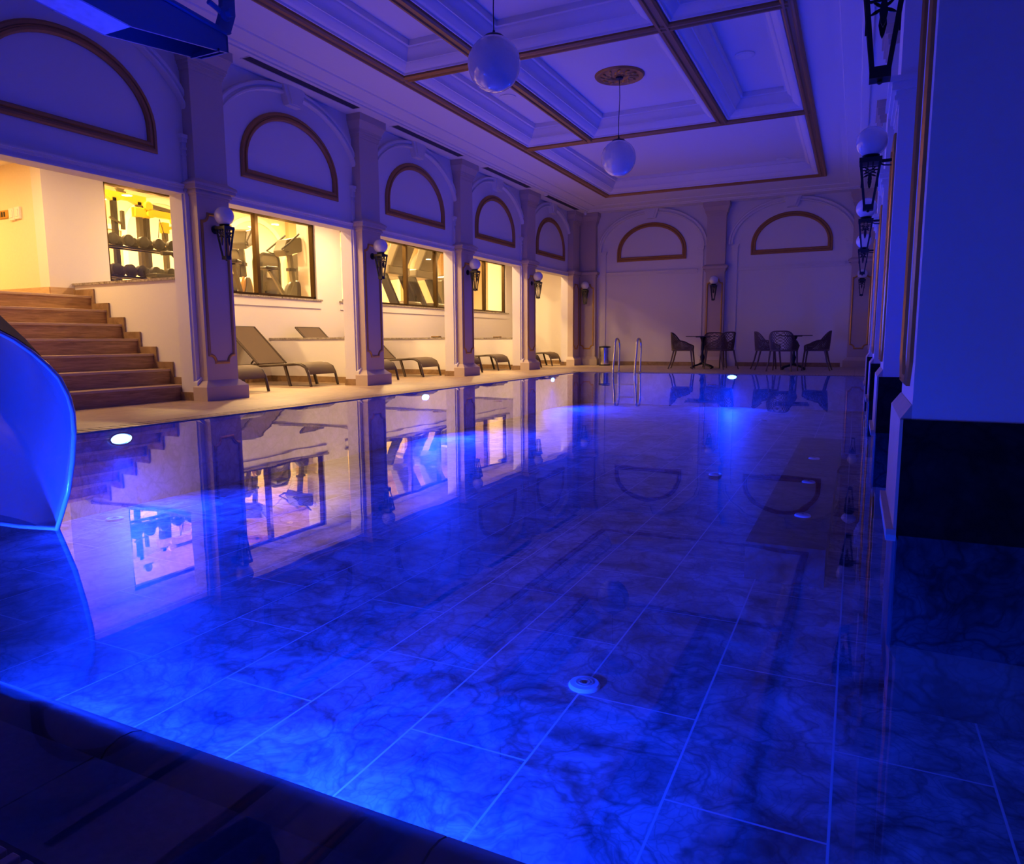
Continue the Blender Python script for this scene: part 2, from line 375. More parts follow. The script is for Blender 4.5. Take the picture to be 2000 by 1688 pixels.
# ------------------------------------------------------------------ columns
def column(name, label, cat, loc, rz, group, wd=.46, dp=.15, pl=.63, gold=True, zmin=0):
    t = thing(name, label, cat, loc, rz, group); h = wd/2
    MB().box(-dp, 0, -h, h, zmin, 3.72).build('shaft', 'column_paint', t)
    p = pl/2
    b = MB().box(-dp, .077, -p, p, zmin, .16).frustum((-dp, .077, -p, p), .16, (-dp, .004, -h-.004, h+.004), .235); b.build('plinth', 'column_paint', t)
    b = MB()
    for z0, z1, e in ((2.34, 2.365, .01), (2.365, 2.39, .03), (2.39, 2.41, .022), (2.41, 2.45, .06), (2.45, 2.475, .075)): b.box(-dp, e, -h-e, h+e, z0, z1)
    b.frustum((-dp, .075, -h-.075, h+.075), 2.475, (-dp, 0, -h, h), 2.53)
    b.build('middle_band', 'column_paint', t)
    b = MB()
    for z0, z1, e in ((3.70, 3.73, .012), (3.73, 3.76, .02), (3.76, 3.79, .035), (3.79, 3.82, .045)): b.box(-dp, e, -h-e, h+e, z0, z1)
    b.frustum((-dp, .045, -h-.045, h+.045), 3.82, (-dp, .085, -h-.085, h+.085), 3.92); b.box(-dp, .1, -h-.09, h+.09, 3.92, 4.03)
    b.build('capital', 'column_paint', t)
    if gold:
        w_ = h-.05; z0, z1 = .445, 2.15; c = .09
        path = [(-w_+c, z0), (w_-c, z0)]+[(w_-c*math.cos(a), z0+c*.0+c*math.sin(a)) for a in [PI*.5*i/6 for i in range(1, 6)]]+[(w_, z0+c*1.15)]
        def corner(sx, sz, zc):
            pts = []
            for i in range(7):
                a = PI/2*i/6; pts.append((sx*(w_-c*math.cos(a)), zc+sz*c*(math.sin(a)) if False else zc+sz*(c*math.sin(a))))
            return pts
        # concave (notched) corners, centred on the outer corner
        def notch(sx, sz, zc, rev):
            pts = [(sx*(w_-c*math.sin(a)), zc+sz*c*math.cos(a)) for a in [PI/2*i/6 for i in range(7)]]
            return pts[::-1] if rev else pts
        path = notch(-1, 1, z0, False)+notch(1, 1, z0, True)+notch(1, -1, z1, False)+notch(-1, -1, z1, True)
        MB().sweep(path, [(-.017, 0), (-.017, .009), (-.006, .018), (.006, .018), (.017, .009), (.017, 0)], lambda a, z, hh: Vector((hh, a, z))).build('gold_panel_line', 'gold_line', t)
    return t
GC = 'columns of the left arcade'
c0 = column('column', 'beige column with gold panel line right of the staircase', 'column', (-6.82, COLY[0], 0), 0, GC)
for k, lb in ((1, 'beige column between the exercise bikes and the treadmills'), (2, 'third beige column from the staircase, right of the treadmills'), (3, 'fourth beige column from the staircase, left of the last bay')):
    dup(c0, (-6.82, COLY[k], 0), 0, lb, GC)
dup(c0, (-6.82, COLY[4]-.1, 0), 0, 'beige corner column facing the pool at the far left corner', 'back corner columns')
dup(c0, (-6.62, WB-.15, 0), -PI/2, 'beige corner column with a lamp on the back wall, behind the ladder', 'back corner columns')
dup(c0, (-3.25, WB-.15, 0), -PI/2, 'beige column in the middle of the back wall between the arches', 'back wall columns')
dup(c0, (.05, WB-.15, 0), -PI/2, 'beige column at the right end of the back wall', 'back wall columns')
# right hand square piers standing in the pool
def pier(label, y):
    t = thing('pillar', label, 'pillar', (0, y, PZ), 0, 'square pillars along the right side')
    z = -PZ
    MB().box(.185, 1.0, -.335, .31, z+.40, z+3.72).build('shaft', 'plaster', t)
    MB().box(.16, 1.02, -.345, .345, z-.01, z+.40).build('plinth', 'dark_granite', t); MB().box(.165, 1.01, -.34, .34, 0, z-.01).build('pier_foot', 'pier_stone_shaded', t)
    b = MB().box(.150, .16, -.345, .345, z, z+.40); b.frustum((.15, 1.01, -.333, .345), z+.40, (.182, 1.0, -.333, .315), z+.45)
    b.build('plinth_facing', 'plinth_light', t)
    MB().box(.128, .16, -.35, .355, z-.03, z+.012).build('ledge', 'plinth_light', t)
    b = MB()
    for z0, z1, e in ((2.28, 2.31, .01), (2.31, 2.34, .03), (2.34, 2.37, .022), (2.37, 2.42, .05), (2.42, 2.46, .07)): b.box(.185-e, 1.0, -.31-e, .31+e, z+z0, z+z1)
    b.build('middle_band', 'plaster', t)
    b = MB()
    for z0, z1, e in ((3.68, 3.72, .012), (3.72, 3.77, .03), (3.77, 3.82, .045), (3.82, 3.92, .07), (3.92, 4.03, .09)): b.box(.185-e, 1.0, -.31-e, .31+e, z+z0, z+z1)
    b.build('capital', 'column_paint', t)
    path = [(-.22, z+.6), (-.14, z+.52), (.14, z+.52), (.22, z+.6), (.22, z+2.1), (-.22, z+2.1)]
    MB().sweep(path, [(-.016, 0), (-.016, .012), (-.006, .02), (.0, .012), (.006, .02), (.016, .012), (.016, 0)], lambda a, zz, h: Vector((.185-h, a, zz))).build('gold_panel_line', 'gold_line', t)
    return t
p0 = pier('nearest square pillar, filling the right edge of the photo', COLY[0]-BAY-.01)
for k, lb in ((0, 'second square pillar from the front on the right'), (1, 'third square pillar from the front on the right'), (2, 'fourth square pillar from the front on the right')):
    dup(p0, (0, COLY[k]-.01, PZ), 0, lb)

# ------------------------------------------------------------------ wall lamps
def sconce(label, loc, rz):
    t = thing('wall_lamp', label, 'lamp', loc, rz, 'globe wall lamps')   # local +X points away from the wall, origin under the globe centre at arm height
    MB().ball((0, 0, .145), .11, 28).build('globe', 'opal_glass', t)
    MB().lathe([(.055, .02), (.062, .03), (.05, .036), (.062, .044), (.05, .052), (.04, .052)], n=20).build('globe_cup', 'iron', t)
    MB().lathe([(.048, -.165), (.05, -.158), (.05, -.15), (.02, -.147), (.02, -.14)], (0, 0, 0), 20, 'X').box(-.15, -.03, -.009, .009, -.011, .011).tube([(-.14, 0, -.035), (-.09, 0, -.03), (-.06, 0, -.015)], .006).build('arm', 'iron', t)
    b = MB(); a, c, z1, z0 = .068, .024, .02, -.345
    for sx in (-1, 1):
        for sy in (-1, 1): b.bar((sx*a, sy*a, z1), (sx*c, sy*c, z0), .016, .016)
    b.box(-a-.008, a+.008, -a-.008, a+.008, -.012, .022); b.frustum((-c-.012, c+.012, -c-.012, c+.012), z0-.005, (-c-.012, c+.012, -c-.012, c+.012), z0+.035)
    b.lathe([(.004, z0-.02), (.012, z0-.014), (.008, z0-.004)], n=10)
    cage = b.build('cage', 'iron', t)
    b = MB()
    leaf = [(0, 0), (.25, .1), (.55, .13), (.85, .07), (1, 0), (.85, -.07), (.55, -.13), (.25, -.1)]
    for f in range(4):
        R = Matrix.Rotation(f*PI/2, 4, 'Z')
        for ang, ln in ((-90, .11), (-25, .05), (-155, .05), (35, .045), (145, .045)):
            ca, sa = math.cos(math.radians(ang)), math.sin(math.radians(ang)); q = MB()
            q.prism([(p*ca*ln-r*sa*ln, -.075+p*sa*ln+r*ca*ln) for p, r in leaf], lambda u, z, h: Vector((.056+h+.12*(z+.07)*.0, u, z)), -.003, .003); q.moved(R); b.add(q.v, q.f)
        q = MB().box(.053, .061, -.055, .055, -.05, -.042).box(.053, .061, -.02, -.013, -.045, 0).box(.053, .061, .013, .02, -.045, 0); q.moved(R); b.add(q.v, q.f)
    b.build('leaf_ornament', 'iron', cage)
    return t
LZ = 1.985
s0 = sconce('globe wall lamp on the column right of the staircase', (-6.655, COLY[0], LZ), 0)
for k, lb in ((1, 'globe wall lamp on the column between bikes and treadmills'), (2, 'globe wall lamp on the column right of the treadmills'), (3, 'globe wall lamp on the fourth column, beside the bright last bay')):
    dup(s0, (-6.655, COLY[k], LZ), 0, lb)
dup(s0, (-6.62, WB-.315, LZ), -PI/2, 'globe wall lamp on the corner column above the steel bin')
dup(s0, (-3.25, WB-.315, LZ), -PI/2, 'globe wall lamp in the middle of the back wall')
dup(s0, (.05, WB-.315, LZ), -PI/2, 'globe wall lamp at the right end of the back wall, half hidden by pillars')
for k, lb in enumerate(('black cage of the nearest wall lamp, cut off by the top right edge', 'globe wall lamp on the second pillar of the right side', 'globe wall lamp on the third pillar of the right side', 'globe wall lamp on the fourth pillar of the right side')):
    dup(s0, (.03+.0*k, COLY[0]+BAY*(k-1)-.01, LZ), PI, lb)

# ------------------------------------------------------------------ ceiling with coffers
ZC, ZS = 4.10, 4.02
GX = [-5.53, -4.31, -2.08, -.80]; GY = [.5, 4.35, 8.17, 12.02, 16.67]
HW = .08
cells = [(GX[i], GX[i+1], GY[j], GY[j+1]) for j in range(3) for i in range(3)]+[(GX[0], GX[3], GY[3], GY[4])]
b = MB()
def hx(x0, x1, y0, y1, z): b.box(x0, x1, y0, y1, z, z+.03)
# soffit strips, flat ring, gold grid backing
hx(WX-.2, -6.5, -3, WB+.1, ZS); hx(-.05, PX1+.2, -3, WB+.1, ZS); hx(-6.5, -.05, 18.05, WB+.1, ZS)
hx(-6.1, GX[0]+HW, -3, 17.6, ZC); hx(GX[3]-HW, -.3, -3, 17.6, ZC); hx(GX[0]+HW, GX[3]-HW, GY[4]-HW, 17.6, ZC); hx(GX[0]+HW, GX[3]-HW, -3, GY[0]+HW, ZC)
for x in GX[1:3]: hx(x-HW, x+HW, GY[0]+HW, GY[3]-HW, ZC)
for y in GY[1:4]: hx(GX[0]+HW, GX[3]-HW, y-HW, y+HW, ZC+.002)
b.box(WX-.2, PX1+.2, -3.2, WB+.2, 4.45, 4.6)
b.build('ceiling', 'ceiling_paint', kind='structure')
# crown between the soffit and the flat ceiling
crown = [(0, ZS-.0), (.0, ZS+.02), (-.05, ZS+.025), (-.06, ZS+.045), (-.16, ZS+.05), (-.24, ZS+.075), (-.27, ZS+.078), (-.28, ZS+.095), (-.36, ZS+.1), (-.4, ZS+.11), (-.4, ZS+.2), (0.05, ZS+.2), (.05, ZS)]
crown = [(-u, h) for u, h in crown]
path = [(-6.5, -3), (-.05, -3), (-.05, 18.05), (-6.5, 18.05)]
MB().sweep(path, [(u, h-.02 if h < ZS+.15 else h) for u, h in crown], XY).build('trim_2', 'ceiling_paint', kind='structure')
# coffer mouldings
def cprof(): return [(HW, ZC-.0), (.09, ZC-.012), (.105, ZC-.012), (.11, ZC+.01), (.13, ZC+.015), (.15, ZC+.03), (.2, ZC+.06), (.215, ZC+.085), (.23, ZC+.085), (.235, ZC+.12), (.26, ZC+.16), (.3, ZC+.19), (.31, ZC+.22), (.34, ZC+.225), (.345, ZC+.3), (HW, ZC+.3)]
names = ['left', 'middle', 'right']
for i, (x0, x1, y0, y1) in enumerate(cells):
    MB().sweep([(x0, y0), (x1, y0), (x1, y1), (x0, y1)], cprof(), XY).add([(x0+.3, y0+.3, ZC+.29), (x1-.3, y0+.3, ZC+.29), (x1-.3, y1-.3, ZC+.29), (x0+.3, y1-.3, ZC+.29)], [(0, 1, 2, 3)]).build('trim_%d' % (3+i), 'ceiling_paint', kind='structure')
gp = [(-.075, ZC-.0), (-.075, ZC-.03), (-.055, ZC-.048), (-.032, ZC-.048), (-.02, ZC-.03), (.02, ZC-.03), (.032, ZC-.048), (.055, ZC-.048), (.075, ZC-.03), (.075, ZC)]
t = thing('gold_ceiling_grid', 'grid of dark gold mouldings dividing the coffered ceiling', 'moulding')
MB().sweep([(GX[0], GY[0]), (GX[3], GY[0]), (GX[3], GY[4]), (GX[0], GY[4])], gp, XY).build('outer_frame', 'gold_trim', t)
for x in GX[1:3]: MB().sweep([(x, GY[0]), (x, GY[3])], gp, XY, closed=False).build('long_bar', 'gold_trim', t)
for y in GY[1:4]: MB().sweep([(GX[0], y), (GX[3], y)], [(u, h+.001) for u, h in gp], XY, closed=False).build('cross_bar', 'gold_trim', t)
# vents in the soffit
for k in range(5):
    yc = BAYC[k]; t = thing('air_vent', 'long dark slot air vent in the ceiling edge ' + ['above the staircase bay', 'above the exercise bike bay', 'above the treadmill bay', 'above the fourth bay', 'above the last bay'][k], 'vent', (-6.66, yc, ZS), 0, 'slot vents in the left ceiling edge')
    MB().box(-.065, .065, -1.03, 1.03, -.002, .0).build('grille', 'vent_metal', t)
    b = MB()
    for x in (-.035, 0, .035): b.box(x-.002, x+.002, -1.03, 1.03, -.005, -.002)
    b.build('slats', 'vent_metal', t)
    MB().sweep([(-.072, -1.04), (.072, -1.04), (.072, 1.04), (-.072, 1.04)], [(0, -.001), (0, -.006), (-.012, -.006), (-.012, -.001)], XY).build('vent_frame', 'ceiling_paint', t)
# ceiling speakers, detector, camera
for x, y, lb in ((-1.51, 10.19, 'round white ceiling speaker in the right hand coffer'), (-1.57, 16.2, 'round white ceiling speaker in the wide far coffer'), (-5.0, 10.23, 'round white ceiling speaker in the left coffer behind the large pendant lamp')):
    tag(MB().lathe([(.11, -.012), (.125, -.008), (.125, .006)], (x, y, ZC+.285), 28).lathe([(.095, -.016), (.1, -.011)], (x, y, ZC+.285), 28).build('ceiling_speaker', 'white_plastic'), lb, 'speaker', 'ceiling speakers')
q = thing('smoke_detector', 'small round smoke detector on the left ceiling edge', 'detector', (-6.62, 15.5, ZS)); MB().lathe([(.03, -.035), (.05, -.028), (.055, -.008), (.055, 0)]).build('body', 'white_plastic', q)
q = thing('security_camera', 'small white security camera at the far left ceiling corner', 'camera', (-6.55, 18.0, ZS)); MB().lathe([(.03, -.03), (.035, -.01), (.035, 0)]).build('mount', 'white_plastic', q); MB().ball((0, -.01, -.06), .038, 16).build('camera_ball', 'white_plastic', q)
# ceiling medallion
def medallion(loc, label, r=.35):
    t = thing('ceiling_medallion', label, 'medallion', loc, 0, 'ceiling medallions')
    MB().lathe([(.02, -.03), (.06, -.03), (.07, -.012), (.11, -.01), (.13, -.03), (.2, -.03), (.26, -.018), (.29, -.018), (.31, -.03), (.335, -.03), (r, -.01), (r, 0)], n=48).build('rose', 'gold_trim', t); rose = t.children[0]
    b = MB(); random.seed(3)
    for k in range(12):
        a = 2*PI*k/12
        for rr, s, off in ((.17, .045, 0), (.235, .04, PI/12)):
            c = Vector((rr*math.cos(a+off), rr*math.sin(a+off), -.03)); q = MB().ball((0, 0, 0), 1, 8); q.moved(Matrix.Translation(c) @ Matrix.Rotation(a+off+.6, 4, 'Z') @ Matrix.Diagonal((s, s*.42, .018, 1))); b.add(q.v, q.f)
    b.build('leaf_relief', 'gold_line', rose)
    MB().lathe([(.03, -.06), (.05, -.05), (.055, -.03)]).build('ceiling_cup', 'cord', t)
    return t
m1 = medallion((-3.2, 10.15, ZC+.29), 'gold leaf medallion on the ceiling above the farther pendant globe')
dup(m1, (-3.21, 6.26, ZC+.29), 0, 'gold leaf medallion above the nearer pendant globe')
def pendant(loc, label, x, y):
    t = thing('pendant_lamp', label, 'lamp', loc, 0, 'globe pendant lamps')
    MB().ball((0, 0, 0), .25, 40).build('globe', 'opal_glass', t)
    MB().lathe([(.1, .215), (.1, .235), (.085, .25), (.02, .255), (.01, .3)], n=28).build('cap', 'iron', t)
    top = ZC+.25-loc[2]
    MB().tube([(0, 0, .25), (-.004, 0, .5), (.008, 0, top-.25), (0, 0, top)], .005, 6).build('cable', 'cord', t)
    return t
pd = pendant((-3.21, 6.28, 3.27), 'larger looking white globe pendant, hanging nearer to the camera', 0, 0)
dup(pd, (-3.2, 10.15, 3.26), 0, 'white globe pendant hanging farther away under the visible gold medallion')

# ------------------------------------------------------------------ alcoves behind the arcade
b = MB()
# back wall with three window openings
WIN = [(6.44, 10.58), (11.3, 15.6), (16.0, 18.62)]; WZ0, WZ1 = 1.47, 2.86
b.box(AX-.2, AX, 5.62, AE+.1, 0, WZ0).box(AX-.2, AX, 5.62, AE+.1, WZ1, 3.1)
ys = [5.62]+[v for w_ in WIN for v in w_]+[AE+.1]
for i in range(0, len(ys), 2): b.box(AX-.2, AX, ys[i], ys[i+1], WZ0, WZ1)
b.build('wall_alcove', 'plaster', kind='structure')
MB().box(-7.17, AX-.2, AE, AE+.2, 0, 3.1).build('wall_alcove_end', 'plaster', kind='structure')
MB().box(AX-.2, -7.17, 3.1, AE+.2, 2.95, 3.1).box(-13, AX-.2, 2.2, 5.62, 2.95, 3.1).build('ceiling_alcove', 'plaster', kind='structure')
MB().box(AX, AX+.015, 6.1, AE, 0, .1).box(-7.17, AX, AE-.015, AE, 0, .1).build('baseboard_alcove', 'skirting_marble', kind='structure')
for k in range(3):
    y = 9.31+BAY*k
    MB().box(AX, -7.17, y, y+.15, 0, .72).build('wall_partition', 'plaster', kind='structure')
    MB().box(AX, -7.14, y-.02, y+.17, .72, .75).build('trim_%d' % (20+k), 'granite_cap', kind='structure')
    MB().box(AX, -7.17, y-.015, y, 0, .1).build('baseboard_partition', 'skirting_marble', kind='structure')
for i, (y0, y1) in enumerate(WIN):
    wf = MB(); mull = [[7.8, 9.17], [12.36, 13.63, 14.9], [17.4]][i]
    fr = .045
    wf.box(AX-.12, AX-.04, y0, y1, WZ0, WZ0+fr).box(AX-.12, AX-.04, y0, y1, WZ1-fr, WZ1).box(AX-.12, AX-.04, y0, y0+fr, WZ0, WZ1).box(AX-.12, AX-.04, y1-fr, y1, WZ0, WZ1)
    for m_ in mull: wf.box(AX-.12, AX-.03, m_-.035, m_+.035, WZ0, WZ1)
    o = wf.build('window_%d' % (i+1), 'bronze', kind='structure')
    e = [y0+fr]+mull+[y1-fr]
    for a, c in zip(e, e[1:]): MB().box(AX-.085, AX-.079, a, c, WZ0+.03, WZ1-.03).build('glass_pane', 'pane', o, smooth=0)
    MB().box(AX-.04, AX+.045, max(y0, 6.12)-.1, y1+.1, WZ0-.03, WZ0).build('window_sill', 'granite_cap', o)
    MB().box(AX, AX+.02, max(y0, 6.12)-.08, y1+.08, WZ0-.17, WZ0-.03).build('sill_apron', 'plaster', o)
# staircase
SY0, SY1 = 3.305, 5.925; RISE, RUN, SX = .183, .275, -7.2
t = thing('staircase', 'wide travertine staircase of seven steps rising to a lit landing', 'stairs')
for i in range(7):
    x = SX-RUN*i; z = RISE*i
    MB().box(x-.03, x, SY0, SY1, z, z+RISE-.03).build('riser', 'travertine_riser', t)
    x1 = x-RUN-.02 if i < 6 else -9.19
    MB().box(x1, x+.015, SY0, SY1, z+RISE-.03, z+RISE).build('tread', 'travertine_tread', t, bevel=.004)
b = MB()
for i in range(7): b.box(max(SX-RUN*i-.31, -9.19), SX-RUN*i-.02, SY0, SY1, RISE*(i-1) if i else 0, RISE*i+.15)
b.build('core', 'travertine_riser', t)
MB().box(-13, -9.23, 2.2, 5.62, 1.0, 1.281).build('floor_landing', 'travertine_tread', kind='structure')
# stepped skirting on the side wall
sk = [(-9.2, 0), (SX+.055, 0)]
for i in range(7):
    x = SX-RUN*i+.055; sk += [(x, RISE*(i+1)-RISE+(.085 if i else 0)), (x, RISE*(i+1)+.085)]
sk += [(-9.2, RISE*7+.085)]
b = MB().prism(sk, lambda x, z, h: Vector((x, h, z)), SY1-.022, SY1-.001)
b.build('trim_12', 'skirting_marble', kind='structure')
MB().box(AX, -7.15, 5.93, 6.08, 0, 1.42).build('wall_stair_side', 'plaster', kind='structure')
MB().box(AX, -7.15, SY1-.025, SY1+.175, 1.42, 1.45).build('trim_13', 'granite_cap', kind='structure')
MB().box(AX, AX+.015, 5.62, SY1, 1.281, 1.39).box(-13, AX, 5.605, 5.62, 1.281, 1.39).build('baseboard_landing', 'travertine_tread', kind='structure')
MB().box(-13, AX-.2, 5.62, 5.8, 1.0, 4.2).build('wall_hall', 'cream', kind='structure')
MB().box(-13.2, -13, 2.2, 5.8, 1.0, 4.2).box(-13.2, AX, 2.0, 2.2, 1.0, 3.1).build('wall_hall', 'cream', kind='structure')
MB().box(AX, -7.17, 3.12, 3.3, 0, 3.1).build('wall_stair_side', 'plaster', kind='structure')
MB().box(AX-.2, AX, 2.0, 3.3, 0, 3.1).build('wall_stair_side', 'plaster', kind='structure')
for x, z, lb in ((-9.71, 2.335, 'square white light switch on the yellow hall wall, right of the pair'), (-9.83, 2.325, 'square white light switch on the yellow hall wall, left of the pair')):
    t = thing('light_switch', lb, 'switch', (x, 5.62, z)); MB().box(-.055, .055, -.03, 0, -.075, .075).build('plate', 'white_plastic', t, bevel=.004); MB().box(-.03, .03, -.036, -.03, -.045, .045).build('rocker', 'white_plastic', t, bevel=.002)
t = thing('brass_sign', 'narrow brass plaque beside the light switches, cut by the left edge', 'sign', (-10.12, 5.62, 2.34)); MB().box(-.2, .2, -.02, 0, -.05, .05).build('plate', 'gold_line', t, bevel=.003)
b = MB()
for k in range(6): b.box(-.16+k*.055, -.13+k*.055, -.024, -.02, -.03, .03)
b.build('raised_marks', 'gym_black', t)

# alcove downlights (their light included)
k = 0
for yc, lb in ((BAYC[1]-.1, 'second bay'), (BAYC[2], 'third bay'), (BAYC[3], 'fourth bay'), (BAYC[4]+.4, 'last bay')):
    for dx in (-7.75, -8.35):
        t = thing('downlight', 'warm recessed downlight in the alcove ceiling of the %s, %s' % (lb, 'pool side' if dx > -8 else 'wall side'), 'lamp', (dx, yc, 2.95), 0, 'alcove downlights')
        MB().lathe([(.07, -.004), (.07, 0)], n=24).build('lens', 'lamp_warm', t); MB().sweep(arc(0, 0, .07, .07, 0, 2*PI, 24)[:-1], [(0, 0), (0, -.008), (-.015, -.008), (-.015, 0)], XY).build('ring', 'white_plastic', t)
        lamp('downlight_lamp', 'AREA', (0, 0, -.02), P_ALCOVE*(1.05 if dx > -8 else .7)*(.62 if yc > 16 else 1), WARM, t, .14)
t = thing('downlight', 'warm ceiling lamp over the staircase landing', 'lamp', (-8.6, 4.6, 2.95)); MB().lathe([(.1, -.004), (.1, 0)], n=24).build('lens', 'lamp_warm', t)
lamp('downlight_lamp', 'AREA', (0, 0, -.02), P_HALL*.5, WARM, t, .2)
t = thing('downlight', 'strong amber ceiling lamp in the hall beyond the landing', 'lamp', (-10.9, 4.3, 2.95)); MB().lathe([(.1, -.004), (.1, 0)], n=24).build('lens', 'lamp_warm', t)
lamp('downlight_lamp', 'AREA', (0, 0, -.02), P_HALL, (1, .58, .16), t, .3)

# ------------------------------------------------------------------ gym behind the glass
GZ = 1.28; GXF = -14.2
MB().box(GXF, AX-.2, 5.8, 25, 1.08, GZ).build('floor_gym', 'deck_tile', kind='structure')
MB().box(GXF-.2, AX, 5.6, 25.2, 4.1, 4.3).build('ceiling_gym', 'cream', kind='structure')
MB().box(AX-.2, AX-.02, 5.8, 25, 3.1, 4.1).build('wall_gym_near', 'cream', kind='structure')
MB().box(GXF-.2, GXF, 5.6, 25.2, 1.0, 4.1).build('wall_gym_far', 'cream', kind='structure')
MB().box(GXF, AX, 25, 25.2, 1.0, 4.1).build('wall_gym_end', 'cream', kind='structure')
MB().box(AX-.2, AX, AE+.1, 25, 1.0, 4.1).build('wall_gym_near', 'cream', kind='structure')
for i in range(6):
    y = 8.6+2.7*i
    tt = bpy.data.objects.new('trim_%d' % (40+i), None); COL.objects.link(tt); tt.location = (GXF, y, GZ); tt['kind'] = 'structure'
    MB().sweep([(1.0, .3), (1.0, 1.7)]+arc(0, 1.7, 1.0, .85, 0, PI, 24)[1:-1]+[(-1.0, 1.7), (-1.0, .3)], [(-.06, 0), (-.06, .05), (.06, .05), (.06, 0)], lambda a, z, h: Vector((h, a, z)), closed=False).build('arch', 'plaster', tt)
    MB().box(0, .12, 1.15, 1.55, 0, 2.8).build('pilaster', 'cream_dark', tt); MB().box(0, .16, 1.1, 1.6, 0, .5).box(0, .2, 1.07, 1.63, .5, .55).build('pilaster_foot', 'cream', tt); MB().box(0, .16, 1.1, 1.6, 1.75, 1.85).build('pilaster_band', 'cream', tt)
MB().box(-12.2, -9.45, 15.9, 16.05, GZ, 4.1).build('wall_gym_partition', 'cream', kind='structure') if False else None
# white pier seen in the right bike pane and right treadmill pane
MB().box(-10.35, -10.05, 11.35, 11.6, GZ, 4.1).build('gym_pier', 'plaster', kind='structure')
MB().box(-10.2, -9.45, 19.4, 19.55, GZ, 4.1).build('gym_pier', 'plaster', kind='structure')
for i, (x, y) in enumerate(((-11, 7.5), (-12.3, 9.5), (-11, 11.5), (-12.3, 13.5), (-11, 15.5), (-12.3, 17.8), (-11, 20.5))):
    t = thing('gym_ceiling_light', 'round warm ceiling light in the gym, %s along the row' % ['first', 'second', 'third', 'fourth', 'fifth', 'sixth', 'seventh'][i], 'lamp', (x, y, 4.1), 0, 'gym ceiling lights')
    MB().lathe([(.11, -.01), (.12, 0)], n=24).build('lens', 'lamp_hot', t); MB().lathe([(.14, -.006), (.14, 0)], n=24).build('ring', 'white_plastic', t)
    lamp('gym_lamp', 'AREA', (0, 0, -.03), P_GYM, GYMC, t, .4)
q = dup(m1, (-13.0, 12.4, 4.1), 0, 'gold medallion on the gym ceiling seen through the bike window')
# dumbbell rack
t = thing('dumbbell_rack', 'black two-tier dumbbell rack behind the first gym window', 'rack', (-9.9, 7.6, GZ))
for z in (.40, .83):
    for dx in (-.09, .09): MB().bar((dx, -.85, z-.025), (dx, .95, z-.025), .045, .03).build('rail', 'gym_black', t)
for y in (-.8, .9):
    MB().bar((-.2, y, 0), (-.05, y, 1.0), .05, .07).build('upright', 'gym_black', t); MB().bar((-.3, y, .03), (.3, y, .03), .05, .05).build('foot', 'gym_black', t)
db = None; n = 0
for z, ylist in ((.83, (6.92, 7.17, 7.42, 7.68, 7.92, 8.15)), (.40, (6.95, 7.17, 7.36, 7.6, 7.87, 8.08))):
    for i, y in enumerate(ylist):
        lb = 'black round dumbbell, %s from the left on the %s tier of the rack' % (['first', 'second', 'third', 'fourth', 'fifth', 'sixth', 'seventh'][i], 'upper' if z > .5 else 'lower')
        loc = (-9.9, y, GZ+z+.078)
        if db is None:
            db = thing('dumbbell', lb, 'dumbbell', loc, 0, 'dumbbells on the rack')
            for s in (-1, 1): MB().lathe([(.06, s*.07), (.083, s*.085), (.083, s*.15), (.06, s*.165)], (0, 0, 0), 20, 'X').build('weight', 'gym_rubber', db)
            MB().lathe([(.014, -.075), (.017, 0), (.014, .075)], (0, 0, 0), 12, 'X').build('handle', 'chrome', db)
        else: dup(db, loc, .0, lb)
# curved bench in front of the rack
t = thing('weight_bench', 'black weight bench with curved back in front of the dumbbell rack', 'bench', (-9.5, 7.9, GZ))
MB().tube([(0, -.12, 0), (0, -.1, .45), (0, -.13, .68), (0, -.22, .76), (0, -.4, .74)], .035, 10).build('curved_frame', 'gym_black', t); MB().box(-.12, .12, -.6, -.05, .36, .43).build('seat', 'gym_black', t, bevel=.02); MB().box(-.2, .2, -.6, -.55, 0, .05).box(-.03, .03, -.6, -.05, .3, .36).box(-.2, .2, -.14, -.08, 0, .05).box(-.02, .02, -.59, -.55, .05, .33).build('base', 'gym_black', t)
# cable crossover machine
t = thing('cable_machine', 'tall cable machine with yellow arms behind the dumbbell rack', 'gym machine', (-11, 8.1, GZ))
b = MB().prism([(-.42, 1.85), (.33, 1.85), (.33, 1.76), (.27, 1.7), (.15, 1.7), (.05, 1.74), (-.12, 1.74), (-.2, 1.7), (-.3, 1.7), (-.42, 1.78)], lambda a, z, h: Vector((h, a, z)), -.04, .04); b.build('top_beam', 'yellow_paint', t)
MB().box(-.05, .05, .1, .38, 1.5, 1.66).box(-.05, .05, .3, .9, 1.55, 1.66).build('right_arm', 'yellow_paint', t, bevel=.01)
MB().lathe([(.07, -.03), (.08, -.02), (.08, .02), (.07, .03)], (.06, .34, 1.7), 20, 'X').lathe([(.07, -.03), (.07, .03)], (.06, .38, 1.58), 20, 'X').build('pulley_pair', 'yellow_paint', t)
MB().box(-.05, .05, .62, .74, 1.3, 1.48).lathe([(.06, -.03), (.06, .03)], (.06, .83, 1.52), 20, 'X').lathe([(.06, -.03), (.06, .03)], (.06, .86, 1.42), 20, 'X').bar((0, .7, 1.38), (0, .85, 1.42), .05, .05).build('low_pulley', 'yellow_paint', t)
for y in (-.25, .2, .33, .68): MB().box(-.04, .04, y-.035, y+.035, 0, 1.75 if y < .5 else 1.35).build('post', 'gym_black' if y in (-.25, .33) else 'gym_grey', t)
MB().lathe([(.07, -.03), (.07, .03)], (0, -.12, 1.93), 20, 'X').box(-.02, .02, -.2, -.02, 1.84, 1.88).build('top_pulley', 'gym_grey', t)
MB().bar((.06, -.15, 1.55), (.06, -.15, 1.25), .05, .05).bar((.06, -.38, 1.42), (.06, -.12, 1.32), .03, .03).build('grip_bracket', 'gym_grey', t)
